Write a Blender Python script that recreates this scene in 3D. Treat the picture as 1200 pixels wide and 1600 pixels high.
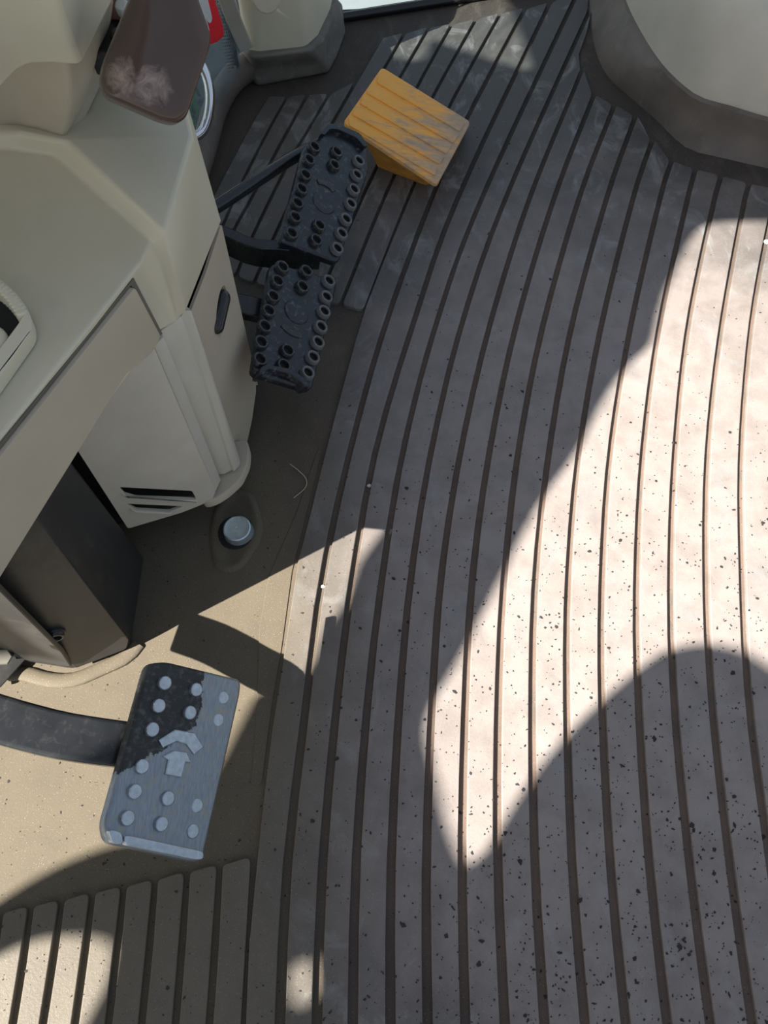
import bpy, bmesh, math, random
from mathutils import Vector, Matrix
from mathutils.geometry import tessellate_polygon, interpolate_bezier

random.seed(7)
for o in list(bpy.data.objects):
    bpy.data.objects.remove(o)
scene = bpy.context.scene
COL = scene.collection

# ------------------------------------------------------------------ camera, sky, sun, exposure
H = 0.85                      # camera height above the cab floor (m)
FPX = 1200.0                  # focal length in pixels of the 1200x1600 frame
TILT = math.radians(27.0)     # camera tilt away from straight down
SN, CS = math.sin(TILT), math.cos(TILT)
cam_d = bpy.data.cameras.new('camera')
cam = bpy.data.objects.new('camera', cam_d)
COL.objects.link(cam)
cam.location = (0, 0, H)
cam.rotation_euler = (TILT, 0, 0)
cam_d.sensor_fit = 'VERTICAL'
cam_d.sensor_height = 36.0
cam_d.sensor_width = 27.0
cam_d.lens = 36.0 * FPX / 1600.0
cam_d.clip_start = 0.01
scene.camera = cam

SUN_AZ, SUN_EL = math.radians(33.0), math.radians(40.0)
SUND = Vector((math.cos(SUN_AZ) * math.cos(SUN_EL), math.sin(SUN_AZ) * math.cos(SUN_EL), -math.sin(SUN_EL)))  # travel direction
sun_d = bpy.data.lights.new('sun', 'SUN')
sun_d.energy = 19.5
sun_d.angle = math.radians(0.32)
sun_d.color = (1.0, 0.93, 0.84)
sun = bpy.data.objects.new('sun', sun_d)
COL.objects.link(sun)
sun.location = (-1.5, -2.5, 4)
sun.rotation_euler = SUND.to_track_quat('-Z', 'Y').to_euler()

world = bpy.data.worlds.new('sky')
scene.world = world
world.use_nodes = True
wn = world.node_tree
wn.nodes.clear()
wo = wn.nodes.new('ShaderNodeOutputWorld')
wb = wn.nodes.new('ShaderNodeBackground')
ws = wn.nodes.new('ShaderNodeTexSky')
ws.sky_type = 'NISHITA'
ws.sun_disc = False
ws.sun_elevation = SUN_EL
ws.sun_rotation = math.atan2(-SUND.x, -SUND.y)
ws.air_density = 1.0
ws.dust_density = 3.0
wm = wn.nodes.new('ShaderNodeMix')
wm.data_type = 'RGBA'
wm.inputs[0].default_value = 0.42
wm.inputs[7].default_value = (3.2, 3.3, 3.4, 1)      # thin bright haze in front of the blue
wn.links.new(ws.outputs[0], wm.inputs[6])
wn.links.new(wm.outputs[2], wb.inputs[0])
wb.inputs[1].default_value = 0.168
wn.links.new(wb.outputs[0], wo.inputs[0])

scene.view_settings.view_transform = 'Standard'
scene.view_settings.look = 'None'
scene.view_settings.gamma = 1.0
scene.view_settings.use_curve_mapping = False
scene.view_settings.exposure = 0.0

# ------------------------------------------------------------------ geometry of the view: survey helpers
def ray(u, v):
    x, y = u - 600.0, v - 800.0
    return Vector((x, FPX * SN - y * CS, -(FPX * CS + y * SN)))

def P(u, v, z=0.0):
    d = ray(u, v)
    return Vector((0, 0, H)) + d * ((H - z) / -d.z)

class Frame:
    """A plane in the cab with its own 2-D axes; s(u, v) surveys a point of it."""
    def __init__(s, o, n, xdir=None):
        s.o = Vector(o); s.n = Vector(n).normalized()
        x = Vector(xdir) if xdir is not None else Vector((1, 0, 0))
        s.x = (x - s.n * x.dot(s.n)).normalized()
        s.y = s.n.cross(s.x)
    def pt(s, u, v):
        d = ray(u, v); c = Vector((0, 0, H))
        p = c + d * ((s.o - c).dot(s.n) / d.dot(s.n))
        q = p - s.o
        return (q.dot(s.x), q.dot(s.y))
    def pts(s, l):
        return [s.pt(*a) for a in l]
    def w(s, a, b, c=0.0):
        return s.o + s.x * a + s.y * b + s.n * c

def frame3(a, b, c):
    n = (b - a).cross(c - a)
    if n.z < 0: n = -n
    return Frame(a, n, b - a)

GROUND = Frame((0, 0, 0), (0, 0, 1))

# ------------------------------------------------------------------ mesh helpers
class MB:
    def __init__(s):
        s.v = []; s.f = []; s.sm = []
    def add(s, vs, fs, smooth=False):
        o = len(s.v)
        s.v += [tuple(p) for p in vs]
        s.f += [tuple(i + o for i in f) for f in fs]
        s.sm += [smooth] * len(fs)
    def build(s, name, mat, parent=None, bevel=0.0, segs=2, sub=0, auto=None):
        me = bpy.data.meshes.new(name)
        me.from_pydata(s.v, [], s.f)
        bm = bmesh.new(); bm.from_mesh(me)
        bmesh.ops.remove_doubles(bm, verts=bm.verts, dist=1e-6)
        bmesh.ops.recalc_face_normals(bm, faces=bm.faces)
        bm.to_mesh(me); bm.free()
        for p in me.polygons: p.use_smooth = True
        me.set_sharp_from_angle(angle=math.radians(auto if auto else 35))
        me.materials.append(mat)
        o = bpy.data.objects.new(name, me)
        COL.objects.link(o)
        if bevel:
            m = o.modifiers.new('bevel', 'BEVEL'); m.width = bevel; m.segments = segs; m.limit_method = 'ANGLE'
            m.angle_limit = math.radians(25); m.harden_normals = False
            me.set_sharp_from_angle(angle=math.radians(80))
        if sub:
            m = o.modifiers.new('sub', 'SUBSURF'); m.levels = sub; m.render_levels = sub
        if parent is not None:
            o.parent = parent
            o.matrix_parent_inverse = Matrix.Translation(-parent.location) if parent.type == 'EMPTY' else Matrix()
        return o
    def loft(s, rings, cap0=True, cap1=True, closed=True):
        n = len(rings[0]); vs = [p for r in rings for p in r]; fs = []
        for i in range(len(rings) - 1):
            for j in range(n if closed else n - 1):
                k = (j + 1) % n
                fs.append((i * n + j, i * n + k, (i + 1) * n + k, (i + 1) * n + j))
        if cap0: fs.append(tuple(reversed(range(n))))
        if cap1: fs.append(tuple((len(rings) - 1) * n + j for j in range(n)))
        s.add(vs, fs)
        return s
    def tube(s, path, r, n=12, cap=True, flat=1.0, up=None):
        path = [Vector(p) for p in path]
        rings = []
        for i, p in enumerate(path):
            t = (path[min(i + 1, len(path) - 1)] - path[max(i - 1, 0)]).normalized()
            u = Vector(up) if up is not None else (Vector((0, 0, 1)) if abs(t.z) < .9 else Vector((1, 0, 0)))
            a = t.cross(u).normalized(); b = a.cross(t).normalized()
            rr = r[i] if isinstance(r, (list, tuple)) else r
            rings.append([p + a * (rr * math.cos(2 * math.pi * k / n)) + b * (rr * flat * math.sin(2 * math.pi * k / n)) for k in range(n)])
        return s.loft(rings, cap, cap)
    def bar(s, path, w, t, up=(0, 0, 1)):
        path = [Vector(p) for p in path]; rings = []
        for i, p in enumerate(path):
            d = (path[min(i + 1, len(path) - 1)] - path[max(i - 1, 0)]).normalized()
            a = d.cross(Vector(up)).normalized(); b = a.cross(d).normalized()
            rings.append([p + a * w / 2 + b * t / 2, p - a * w / 2 + b * t / 2, p - a * w / 2 - b * t / 2, p + a * w / 2 - b * t / 2])
        return s.loft(rings)

def area2(p):
    return sum(p[i][0] * p[(i + 1) % len(p)][1] - p[(i + 1) % len(p)][0] * p[i][1] for i in range(len(p))) / 2

def ccw(p):
    return list(p) if area2(p) > 0 else list(reversed(p))

def offset(p, d):
    """offset a ccw polygon inward by d"""
    n = len(p); out = []
    for i in range(n):
        a, b, c = Vector(p[i - 1]), Vector(p[i]), Vector(p[(i + 1) % n])
        e1 = (b - a); e2 = (c - b)
        if e1.length < 1e-9 or e2.length < 1e-9:
            out.append(tuple(b)); continue
        e1.normalize(); e2.normalize()
        n1 = Vector((-e1.y, e1.x)); n2 = Vector((-e2.y, e2.x))
        m = (n1 + n2)
        if m.length < 1e-6: m = n1
        m.normalize()
        k = d / max(0.5, m.dot(n1))
        out.append((b.x + m.x * k, b.y + m.y * k))
    return out

def rounded(p, r, seg=5):
    """round every corner of a polygon; r a number or list"""
    n = len(p); out = []
    for i in range(n):
        a, b, c = Vector(p[i - 1]), Vector(p[i]), Vector(p[(i + 1) % n])
        rr = r[i] if isinstance(r, (list, tuple)) else r
        l1, l2 = (a - b).length, (c - b).length
        k = min(rr, l1 * .45, l2 * .45)
        if k < 1e-5:
            out.append(tuple(b)); continue
        p1 = b + (a - b) * (k / l1); p2 = b + (c - b) * (k / l2)
        for j in range(seg + 1):
            t = j / seg
            q = p1 * (1 - t) ** 2 + b * (2 * t * (1 - t)) + p2 * t * t
            out.append((q.x, q.y))
    return out

def clean(p, tol=.00015):
    out = []
    for q in p:
        if not out or (Vector(q) - Vector(out[-1])).length > tol: out.append(q)
    while len(out) > 3 and (Vector(out[0]) - Vector(out[-1])).length < tol: out.pop()
    return out

def simple(p, ref):
    """no edge of the offset ring may have turned round"""
    n = len(p)
    for i in range(n):
        a = Vector(p[(i + 1) % n]) - Vector(p[i]); b = Vector(ref[(i + 1) % n]) - Vector(ref[i])
        if a.dot(b) <= 0: return False
    return True

def prism(mb, poly, fr, z0, z1, bev=0.0, segs=2, zf=None):
    """solid over a polygon of a frame, top edge rounded by bev"""
    p = clean(ccw(poly))
    while bev > .0001 and not simple(offset(p, bev * 1.35), p): bev *= .8
    rings = [[fr.w(a, b, z0) for a, b in p]]
    if bev > 0:
        for j in range(segs + 1):
            t = j / segs * math.pi / 2
            q = offset(p, bev * (1 - math.cos(t)))
            rings.append([fr.w(a, b, z1 - bev + bev * math.sin(t)) for a, b in q])
        rings.append([fr.w(a, b, z1) for a, b in offset(p, bev * 1.35)])
    else:
        rings.append([fr.w(a, b, z1) for a, b in p])
    mb.loft(rings)
    return mb

def plate_holes(mb, outer, holes, fr, z0, z1):
    """flat plate with real openings"""
    outer = clean(ccw(outer)); holes = [clean(list(reversed(ccw(h)))) for h in holes]
    loops = [outer] + holes
    tri = tessellate_polygon([[Vector((a, b, 0)) for a, b in l] for l in loops])
    flat = [q for l in loops for q in l]; n = len(flat)
    vs = [fr.w(a, b, z1) for a, b in flat] + [fr.w(a, b, z0) for a, b in flat]
    fs = [tuple(t) for t in tri] + [tuple(i + n for i in reversed(t)) for t in tri]
    o = 0
    for l in loops:
        m = len(l)
        for j in range(m):
            k = (j + 1) % m
            fs.append((o + j, o + k, n + o + k, n + o + j))
        o += m
    mb.add(vs, fs)
    return mb

def disc(c, r, n=20, rx=None, rot=0):
    rx = rx or r
    out = []
    for k in range(n):
        a = 2 * math.pi * k / n
        x, y = rx * math.cos(a), r * math.sin(a)
        out.append((c[0] + x * math.cos(rot) - y * math.sin(rot), c[1] + x * math.sin(rot) + y * math.cos(rot)))
    return out

def ring_stud(mb, c, fr, r, h, n=16, z=0.0):
    """raised collar with a sunk hole"""
    prof = [(r * 1.20, 0), (r * 1.10, h * .8), (r * 1.0, h), (r * .76, h), (r * .68, h * .7), (r * .64, 0.0003)]
    rings = [[fr.w(c[0] + a * math.cos(2 * math.pi * k / n), c[1] + a * math.sin(2 * math.pi * k / n), z + b) for k in range(n)] for a, b in prof]
    return mb.loft(rings, cap0=False, cap1=True)

def smooth_path(pts, n):
    """Catmull-Rom through pts, n samples evenly by length"""
    pts = [Vector(p) for p in pts]
    q = [pts[0] * 2 - pts[1]] + pts + [pts[-1] * 2 - pts[-2]]
    dense = []
    for i in range(1, len(q) - 2):
        for j in range(12):
            t = j / 12
            a, b, c, d = q[i - 1], q[i], q[i + 1], q[i + 2]
            dense.append(0.5 * ((2 * b) + (c - a) * t + (2 * a - 5 * b + 4 * c - d) * t * t + (3 * b - a - 3 * c + d) * t ** 3))
    dense.append(pts[-1])
    L = [0]
    for i in range(1, len(dense)): L.append(L[-1] + (dense[i] - dense[i - 1]).length)
    out = []; j = 0
    for k in range(n):
        s = L[-1] * k / (n - 1)
        while j < len(L) - 2 and L[j + 1] < s: j += 1
        t = (s - L[j]) / max(1e-9, L[j + 1] - L[j])
        out.append(dense[j].lerp(dense[j + 1], min(1, max(0, t))))
    return out

def empty(name, loc, label, cat, group=None):
    o = bpy.data.objects.new(name, None)
    o.empty_display_size = 0.03
    o.location = loc
    COL.objects.link(o)
    o['label'] = label; o['category'] = cat
    if group: o['group'] = group
    return o

def tag(o, label=None, cat=None, group=None, kind=None):
    if label: o['label'] = label
    if cat: o['category'] = cat
    if group: o['group'] = group
    if kind: o['kind'] = kind
    return o

# ------------------------------------------------------------------ materials
def nodes(name):
    m = bpy.data.materials.new(name); m.use_nodes = True
    nt = m.node_tree; nt.nodes.clear()
    out = nt.nodes.new('ShaderNodeOutputMaterial')
    b = nt.nodes.new('ShaderNodeBsdfPrincipled')
    nt.links.new(b.outputs[0], out.inputs[0])
    return m, nt, b

def N(nt, t, **kw):
    n = nt.nodes.new(t)
    for k, v in kw.items(): setattr(n, k, v)
    return n

def noise(nt, vec, scale, detail=4, rough=.55, dist=0.0):
    n = N(nt, 'ShaderNodeTexNoise')
    n.inputs['Scale'].default_value = scale; n.inputs['Detail'].default_value = detail
    n.inputs['Roughness'].default_value = rough; n.inputs['Distortion'].default_value = dist
    nt.links.new(vec, n.inputs['Vector'])
    return n.outputs[0]

def ramp(nt, fac, stops):
    r = N(nt, 'ShaderNodeValToRGB')
    e = r.color_ramp.elements
    while len(e) < len(stops): e.new(0.5)
    for i, (p, c) in enumerate(stops):
        e[i].position = p
        e[i].color = (c, c, c, 1) if isinstance(c, (int, float)) else (*c, 1)
    nt.links.new(fac, r.inputs[0])
    return r.outputs[0]

def mix(nt, fac, a, b, mode='MIX'):
    m = N(nt, 'ShaderNodeMix', data_type='RGBA', blend_type=mode)
    for s, v in ((m.inputs[0], fac), (m.inputs[6], a), (m.inputs[7], b)):
        if isinstance(v, (int, float)): s.default_value = v
        elif isinstance(v, tuple): s.default_value = (*v, 1)
        else: nt.links.new(v, s)
    return m.outputs[2]

def math_n(nt, op, a, b=None, clamp=False):
    m = N(nt, 'ShaderNodeMath', operation=op, use_clamp=clamp)
    for s, v in ((m.inputs[0], a), (m.inputs[1], b)):
        if v is None: continue
        if isinstance(v, (int, float)): s.default_value = v
        else: nt.links.new(v, s)
    return m.outputs[0]

def bump(nt, b, h, strength=.2, dist=.001):
    n = N(nt, 'ShaderNodeBump')
    n.inputs['Strength'].default_value = strength; n.inputs['Distance'].default_value = dist
    nt.links.new(h, n.inputs['Height']); nt.links.new(n.outputs[0], b.inputs['Normal'])

def pos(nt):
    return N(nt, 'ShaderNodeNewGeometry').outputs['Position']

def plain(name, col, rough=.5, metal=0.0, var=.12, scale=40, bmp=.05, spec=.5, dust=None, dust_amt=.5, coat=0.0):
    m, nt, b = nodes(name)
    p = pos(nt)
    n1 = noise(nt, p, scale, 5)
    c = mix(nt, ramp(nt, n1, [(.3, 0), (.7, 1)]), tuple(x * (1 - var) for x in col), tuple(min(1, x * (1 + var)) for x in col))
    if dust:
        n2 = noise(nt, p, scale * 1.8, 8, .7, .6)
        c = mix(nt, ramp(nt, n2, [(.54, 0), (.70, dust_amt)]), c, dust)
    nt.links.new(c, b.inputs['Base Color'])
    b.inputs['Roughness'].default_value = rough
    b.inputs['Metallic'].default_value = metal
    b.inputs['Specular IOR Level'].default_value = spec
    b.inputs['Coat Weight'].default_value = coat
    bump(nt, b, noise(nt, p, 900, 3), bmp, .0006)
    return m

def floor_material(name, groove=False):
    """rubber mat: brown-grey, trodden pale towards the seat, painted darker near the doorway for shade, dusty tan round the console"""
    m, nt, b = nodes(name)
    p = pos(nt)
    sp = N(nt, 'ShaderNodeSeparateXYZ'); nt.links.new(p, sp.inputs[0])
    x, y = sp.outputs[0], sp.outputs[1]
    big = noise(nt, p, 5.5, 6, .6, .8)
    # tread wear plus painted shade: centre shifted to darken the mat's near end
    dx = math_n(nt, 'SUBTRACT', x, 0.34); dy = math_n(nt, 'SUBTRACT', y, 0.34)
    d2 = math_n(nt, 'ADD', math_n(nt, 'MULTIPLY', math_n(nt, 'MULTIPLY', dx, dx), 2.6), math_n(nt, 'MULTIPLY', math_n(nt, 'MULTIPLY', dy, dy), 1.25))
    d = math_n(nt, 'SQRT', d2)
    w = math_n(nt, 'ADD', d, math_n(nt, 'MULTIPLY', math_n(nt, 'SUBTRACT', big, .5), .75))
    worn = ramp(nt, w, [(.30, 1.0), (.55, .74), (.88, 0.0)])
    # dusty zone at the left edge
    wl = math_n(nt, 'ADD', x, math_n(nt, 'MULTIPLY', math_n(nt, 'SUBTRACT', big, .5), .10))
    dusty = math_n(nt, 'MULTIPLY', ramp(nt, math_n(nt, 'ADD', wl, .5), [(.36, 1.0), (.50, 0.0)]), ramp(nt, math_n(nt, 'MULTIPLY', y, .8), [(.38, 1.0), (.62, .15)]))
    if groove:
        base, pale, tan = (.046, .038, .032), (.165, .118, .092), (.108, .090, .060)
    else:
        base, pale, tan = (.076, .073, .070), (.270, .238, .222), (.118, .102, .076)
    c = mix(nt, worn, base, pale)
    c = mix(nt, dusty, c, tan)
    # scuffed pale smears
    st = N(nt, 'ShaderNodeMapping'); st.inputs['Scale'].default_value = (1.0, .55, 1); st.inputs['Rotation'].default_value = (0, 0, .7)
    nt.links.new(p, st.inputs[0])
    sm = noise(nt, st.outputs[0], 17, 9, .66, 1.4)
    nsm = math_n(nt, 'MULTIPLY', ramp(nt, sm, [(.53, 0), (.66, .70)]), math_n(nt, 'SUBTRACT', 1.0, dusty, True))
    c = mix(nt, nsm, c, (.25, .252, .248) if not groove else (.09, .08, .07))
    # dirt clouds
    c = mix(nt, ramp(nt, noise(nt, p, 30, 6, .6, .3), [(.42, 0), (.75, .35)]), c, (.07, .058, .047))
    # fine grit
    gr = noise(nt, p, 900, 2, .5)
    c = mix(nt, ramp(nt, gr, [(.66, 0), (.72, .35 if not groove else .6)]), c, (.50, .45, .38))
    nt.links.new(c, b.inputs['Base Color'])
    b.inputs['Roughness'].default_value = .52 if not groove else .8
    b.inputs['Specular IOR Level'].default_value = .5
    bump(nt, b, noise(nt, p, 420, 5), .25, .0008)
    return m

def worn_metal(name, f1, f2, f3, f4):
    """bare grey metal with black paint left on one side; the ragged edge of the paint runs across the pad. f1: world point on the edge, f2: direction towards bare metal"""
    m, nt, b = nodes(name)
    p = pos(nt)
    sub = N(nt, 'ShaderNodeVectorMath', operation='SUBTRACT'); nt.links.new(p, sub.inputs[0]); sub.inputs[1].default_value = f1
    dt = N(nt, 'ShaderNodeVectorMath', operation='DOT_PRODUCT'); nt.links.new(sub.outputs[0], dt.inputs[0]); dt.inputs[1].default_value = f2
    sub2 = N(nt, 'ShaderNodeVectorMath', operation='SUBTRACT'); nt.links.new(p, sub2.inputs[0]); sub2.inputs[1].default_value = f3
    dt2 = N(nt, 'ShaderNodeVectorMath', operation='DOT_PRODUCT'); nt.links.new(sub2.outputs[0], dt2.inputs[0]); dt2.inputs[1].default_value = f4
    e = math_n(nt, 'MAXIMUM', dt.outputs['Value'], dt2.outputs['Value'])
    e = math_n(nt, 'ADD', e, math_n(nt, 'MULTIPLY', math_n(nt, 'SUBTRACT', noise(nt, p, 70, 6, .65, .4), .5), .026))
    bare = ramp(nt, math_n(nt, 'ADD', math_n(nt, 'MULTIPLY', e, 120), .5), [(.45, 0), (.55, 1)])
    sc = N(nt, 'ShaderNodeMapping'); sc.inputs['Scale'].default_value = (1, .12, 1); sc.inputs['Rotation'].default_value = (0, 0, .9)
    nt.links.new(p, sc.inputs[0])
    scr = noise(nt, sc.outputs[0], 700, 4)
    metal = mix(nt, scr, (.155, .18, .21), (.38, .43, .48))
    metal = mix(nt, ramp(nt, noise(nt, p, 130, 7, .7), [(.53, 0), (.64, .75)]), metal, (.34, .32, .26))
    paint = mix(nt, ramp(nt, noise(nt, p, 160, 7, .7), [(.5, 0), (.72, .55)]), (.014, .016, .017), (.16, .17, .165))
    nt.links.new(mix(nt, bare, paint, metal), b.inputs['Base Color'])
    nt.links.new(math_n(nt, 'MULTIPLY', bare, .85), b.inputs['Metallic'])
    b.inputs['Roughness'].default_value = .42
    bump(nt, b, scr, .12, .0005)
    return m

def glass_material(name, tint=(.92, .97, .97)):
    m = bpy.data.materials.new(name); m.use_nodes = True
    nt = m.node_tree; nt.nodes.clear()
    out = N(nt, 'ShaderNodeOutputMaterial'); mx = N(nt, 'ShaderNodeMixShader')
    tr = N(nt, 'ShaderNodeBsdfTransparent'); gl = N(nt, 'ShaderNodeBsdfGlossy'); lw = N(nt, 'ShaderNodeLayerWeight'); lw.inputs[0].default_value = .5
    fz = math_n(nt, 'ADD', math_n(nt, 'MULTIPLY', math_n(nt, 'POWER', lw.outputs['Facing'], 5.0), .9), .04, True)
    tr.inputs[0].default_value = (*tint, 1); gl.inputs['Roughness'].default_value = .02
    nt.links.new(fz, mx.inputs[0]); nt.links.new(tr.outputs[0], mx.inputs[1]); nt.links.new(gl.outputs[0], mx.inputs[2])
    nt.links.new(mx.outputs[0], out.inputs[0])
    return m

M = {}
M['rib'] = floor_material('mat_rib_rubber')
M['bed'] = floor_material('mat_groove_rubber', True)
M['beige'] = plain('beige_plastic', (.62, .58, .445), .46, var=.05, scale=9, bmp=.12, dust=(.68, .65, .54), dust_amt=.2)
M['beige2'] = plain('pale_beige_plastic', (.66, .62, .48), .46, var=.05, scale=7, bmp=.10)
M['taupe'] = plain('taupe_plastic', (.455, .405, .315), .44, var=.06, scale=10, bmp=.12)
M['greige'] = plain('grey_beige_cover', (.52, .495, .42), .42, var=.07, scale=14, bmp=.12, dust=(.60, .59, .55), dust_amt=.4)
M['seatbase'] = plain('dusty_beige_panel', (.56, .54, .465), .5, var=.10, scale=9, bmp=.08, dust=(.56, .56, .54), dust_amt=.35)
M['skirt'] = plain('brown_rubber_skirt', (.155, .135, .118), .6, var=.25, scale=14, bmp=.2, dust=(.24, .21, .18), dust_amt=.6)
M['boot'] = plain('grey_rubber_boot', (.155, .148, .13), .75, var=.25, scale=30, bmp=.25, dust=(.30, .28, .23), dust_amt=.6)
M['black'] = plain('black_paint', (.016, .018, .020), .22, var=.2, scale=60, bmp=.05, dust=(.10, .10, .09), dust_amt=.25)
M['blackbox'] = plain('dark_grey_steel', (.026, .027, .027), .45, var=.25, scale=14, bmp=.1, dust=(.075, .07, .062), dust_amt=.45)
M['core'] = plain('black_inside', (.010, .010, .010), .8, bmp=0)
M['pad'] = plain('black_rubber_pad', (.009, .012, .018), .28, var=.3, scale=70, bmp=.10, dust=(.20, .20, .19), dust_amt=.5)
M['padring'] = plain('worn_rubber_collar', (.022, .024, .026), .30, var=.4, scale=120, bmp=.12, dust=(.26, .25, .23), dust_amt=.6)
M['padwear'] = plain('grey_worn_collar', (.13, .13, .128), .5, var=.25, scale=160, bmp=.15, dust=(.10, .10, .10), dust_amt=.6)
M['chrome'] = plain('chrome', (.72, .74, .78), .10, 1.0, var=.02, bmp=0)
M['zinc'] = plain('zinc_steel', (.50, .60, .64), .38, .8, var=.12, scale=150, bmp=.06, dust=(.55, .62, .64), dust_amt=.5)
M['gasket'] = plain('black_gasket', (.012, .013, .015), .3, bmp=0)
M['glass'] = glass_material('window_glass')
def dirty_glass(name):
    m = glass_material(name)
    nt = m.node_tree; out = [n for n in nt.nodes if n.type == 'OUTPUT_MATERIAL'][0]; mx0 = [n for n in nt.nodes if n.type == 'MIX_SHADER'][0]
    p = pos(nt); mp = N(nt, 'ShaderNodeMapping'); mp.inputs['Rotation'].default_value = (.5, .6, .4); mp.inputs['Scale'].default_value = (1, .35, 1); nt.links.new(p, mp.inputs[0])
    f = ramp(nt, noise(nt, mp.outputs[0], 60, 6, .6), [(.35, .12), (.7, .38)])
    df = N(nt, 'ShaderNodeBsdfDiffuse'); df.inputs[0].default_value = (.36, .43, .45, 1)
    mx = N(nt, 'ShaderNodeMixShader'); nt.links.new(f, mx.inputs[0]); nt.links.new(mx0.outputs[0], mx.inputs[1]); nt.links.new(df.outputs[0], mx.inputs[2]); nt.links.new(mx.outputs[0], out.inputs[0])
    return m
M['dirtyglass'] = dirty_glass('dirty_front_glass')
M['frit'] = plain('black_ceramic_dots', (.006, .006, .006), .5, bmp=0)
M['red'] = plain('red_paint', (.80, .016, .03), .35, var=.04, bmp=0)
M['white'] = plain('white_paint', (.62, .64, .62), .4, var=.04, bmp=0)
M['concrete'] = plain('pale_ground', (.165, .185, .195), .9, var=.15, scale=3, bmp=.2)
M['mask_sheet'] = plain('sun_mask_sheet', (.16, .15, .13), .6, bmp=.05)
M['crumb'] = plain('black_rubber_crumbs', (.022, .022, .023), .8, var=.4, scale=300, bmp=0)
M['straw'] = plain('dry_straw', (.48, .40, .28), .6, bmp=0)
M['stone'] = plain('pale_stone', (.60, .58, .52), .7, scale=300, bmp=0)
M['leaf'] = plain('green_leaf', (.04, .20, .05), .5, bmp=0)

def orange_material():
    m, nt, b = nodes('orange_plastic_worn_grey')
    p = pos(nt)
    O = P(640, 195, .08)
    sub = N(nt, 'ShaderNodeVectorMath', operation='SUBTRACT'); nt.links.new(p, sub.inputs[0]); sub.inputs[1].default_value = O
    dirv = (P(710, 240, .06) - P(567, 147, .10)).normalized()
    dt = N(nt, 'ShaderNodeVectorMath', operation='DOT_PRODUCT'); nt.links.new(sub.outputs[0], dt.inputs[0]); dt.inputs[1].default_value = dirv
    mp = N(nt, 'ShaderNodeMapping'); mp.inputs['Rotation'].default_value = (0, 0, .75); mp.inputs['Scale'].default_value = (.35, 1.6, 1)
    nt.links.new(p, mp.inputs[0])
    n = noise(nt, mp.outputs[0], 42, 8, .68, .6)
    e = math_n(nt, 'ADD', math_n(nt, 'MULTIPLY', dt.outputs['Value'], 6.0), math_n(nt, 'MULTIPLY', math_n(nt, 'SUBTRACT', n, .5), 3.2))
    g = ramp(nt, math_n(nt, 'ADD', e, .42), [(.20, 0), (.85, .82)])
    grey = mix(nt, noise(nt, p, 90, 6), (.20, .18, .165), (.52, .44, .33))
    oc = mix(nt, noise(nt, p, 30, 5), (.90, .40, .055), (.95, .48, .10))
    nt.links.new(mix(nt, g, oc, grey), b.inputs['Base Color'])
    b.inputs['Roughness'].default_value = .48
    bump(nt, b, n, .08, .0006)
    return m
M['orange'] = orange_material()
M['orange_body'] = plain('dirty_orange_plastic', (.60, .27, .05), .55, var=.3, scale=45, bmp=.1, dust=(.26, .14, .05), dust_amt=.7)

def knob_material():
    m, nt, b = nodes('brown_worn_plastic')
    p = pos(nt)
    n = noise(nt, p, 110, 8, .7, 1.2)
    sub = N(nt, 'ShaderNodeVectorMath', operation='DISTANCE'); nt.links.new(p, sub.inputs[0]); sub.inputs[1].default_value = KNOB_RUB
    sub2 = N(nt, 'ShaderNodeVectorMath', operation='DISTANCE'); nt.links.new(p, sub2.inputs[0]); sub2.inputs[1].default_value = KNOB_RUB2
    dmin = math_n(nt, 'MINIMUM', sub.outputs['Value'], sub2.outputs['Value'])
    near = ramp(nt, math_n(nt, 'MULTIPLY', dmin, 26), [(.10, 1), (.60, 0)])
    wearm = ramp(nt, math_n(nt, 'MULTIPLY', near, n), [(.26, 0), (.55, .7)])
    c = mix(nt, noise(nt, p, 18, 3), (.060, .043, .037), (.088, .055, .043))
    nt.links.new(mix(nt, wearm, c, (.42, .33, .29)), b.inputs['Base Color'])
    b.inputs['Roughness'].default_value = .26
    return m
KC = P(245, 80, .55)
KNF = Frame(KC, (Vector((0, 0, H)) - KC).normalized() * .8 + Vector((.25, -.25, .35)), (1, 0, 0))
KNOB_RUB = KNF.w(*KNF.pt(184, 118))
KNOB_RUB2 = KNF.w(*KNF.pt(238, 134))
M['knob'] = knob_material()
PADF = frame3(P(165, 1300, .165), P(345, 1200, .092), P(232, 1040, .165))
def pw(u, v): return PADF.w(*PADF.pt(u, v))
M['clutch'] = worn_metal('worn_painted_steel', pw(312, 1100), (pw(370, 1112) - pw(312, 1100)).normalized(), pw(245, 1174), (pw(272, 1239) - pw(245, 1174)).normalized())

# ================================================================== THE SETTING
# ---- floor (mat bed), outline in plan
FO = [(-.95, -.5), (1.35, -.5), (1.35, 1.50), P(700, -8).xy, P(560, 14).xy, P(508, 16).xy, (-.235, 1.285), P(385, 100).xy, P(320, 215).xy, (-.36, 1.0), (-.95, .9)]
FO = [(a, b) for a, b in [tuple(q) for q in FO]]
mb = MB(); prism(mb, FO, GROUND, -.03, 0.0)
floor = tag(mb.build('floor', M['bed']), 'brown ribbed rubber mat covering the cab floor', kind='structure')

RIBZ = 0.0058
RIB_POLYS = []
def gpx(l):
    return [tuple(P(u, v, RIBZ).xy) for u, v in l]

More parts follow.
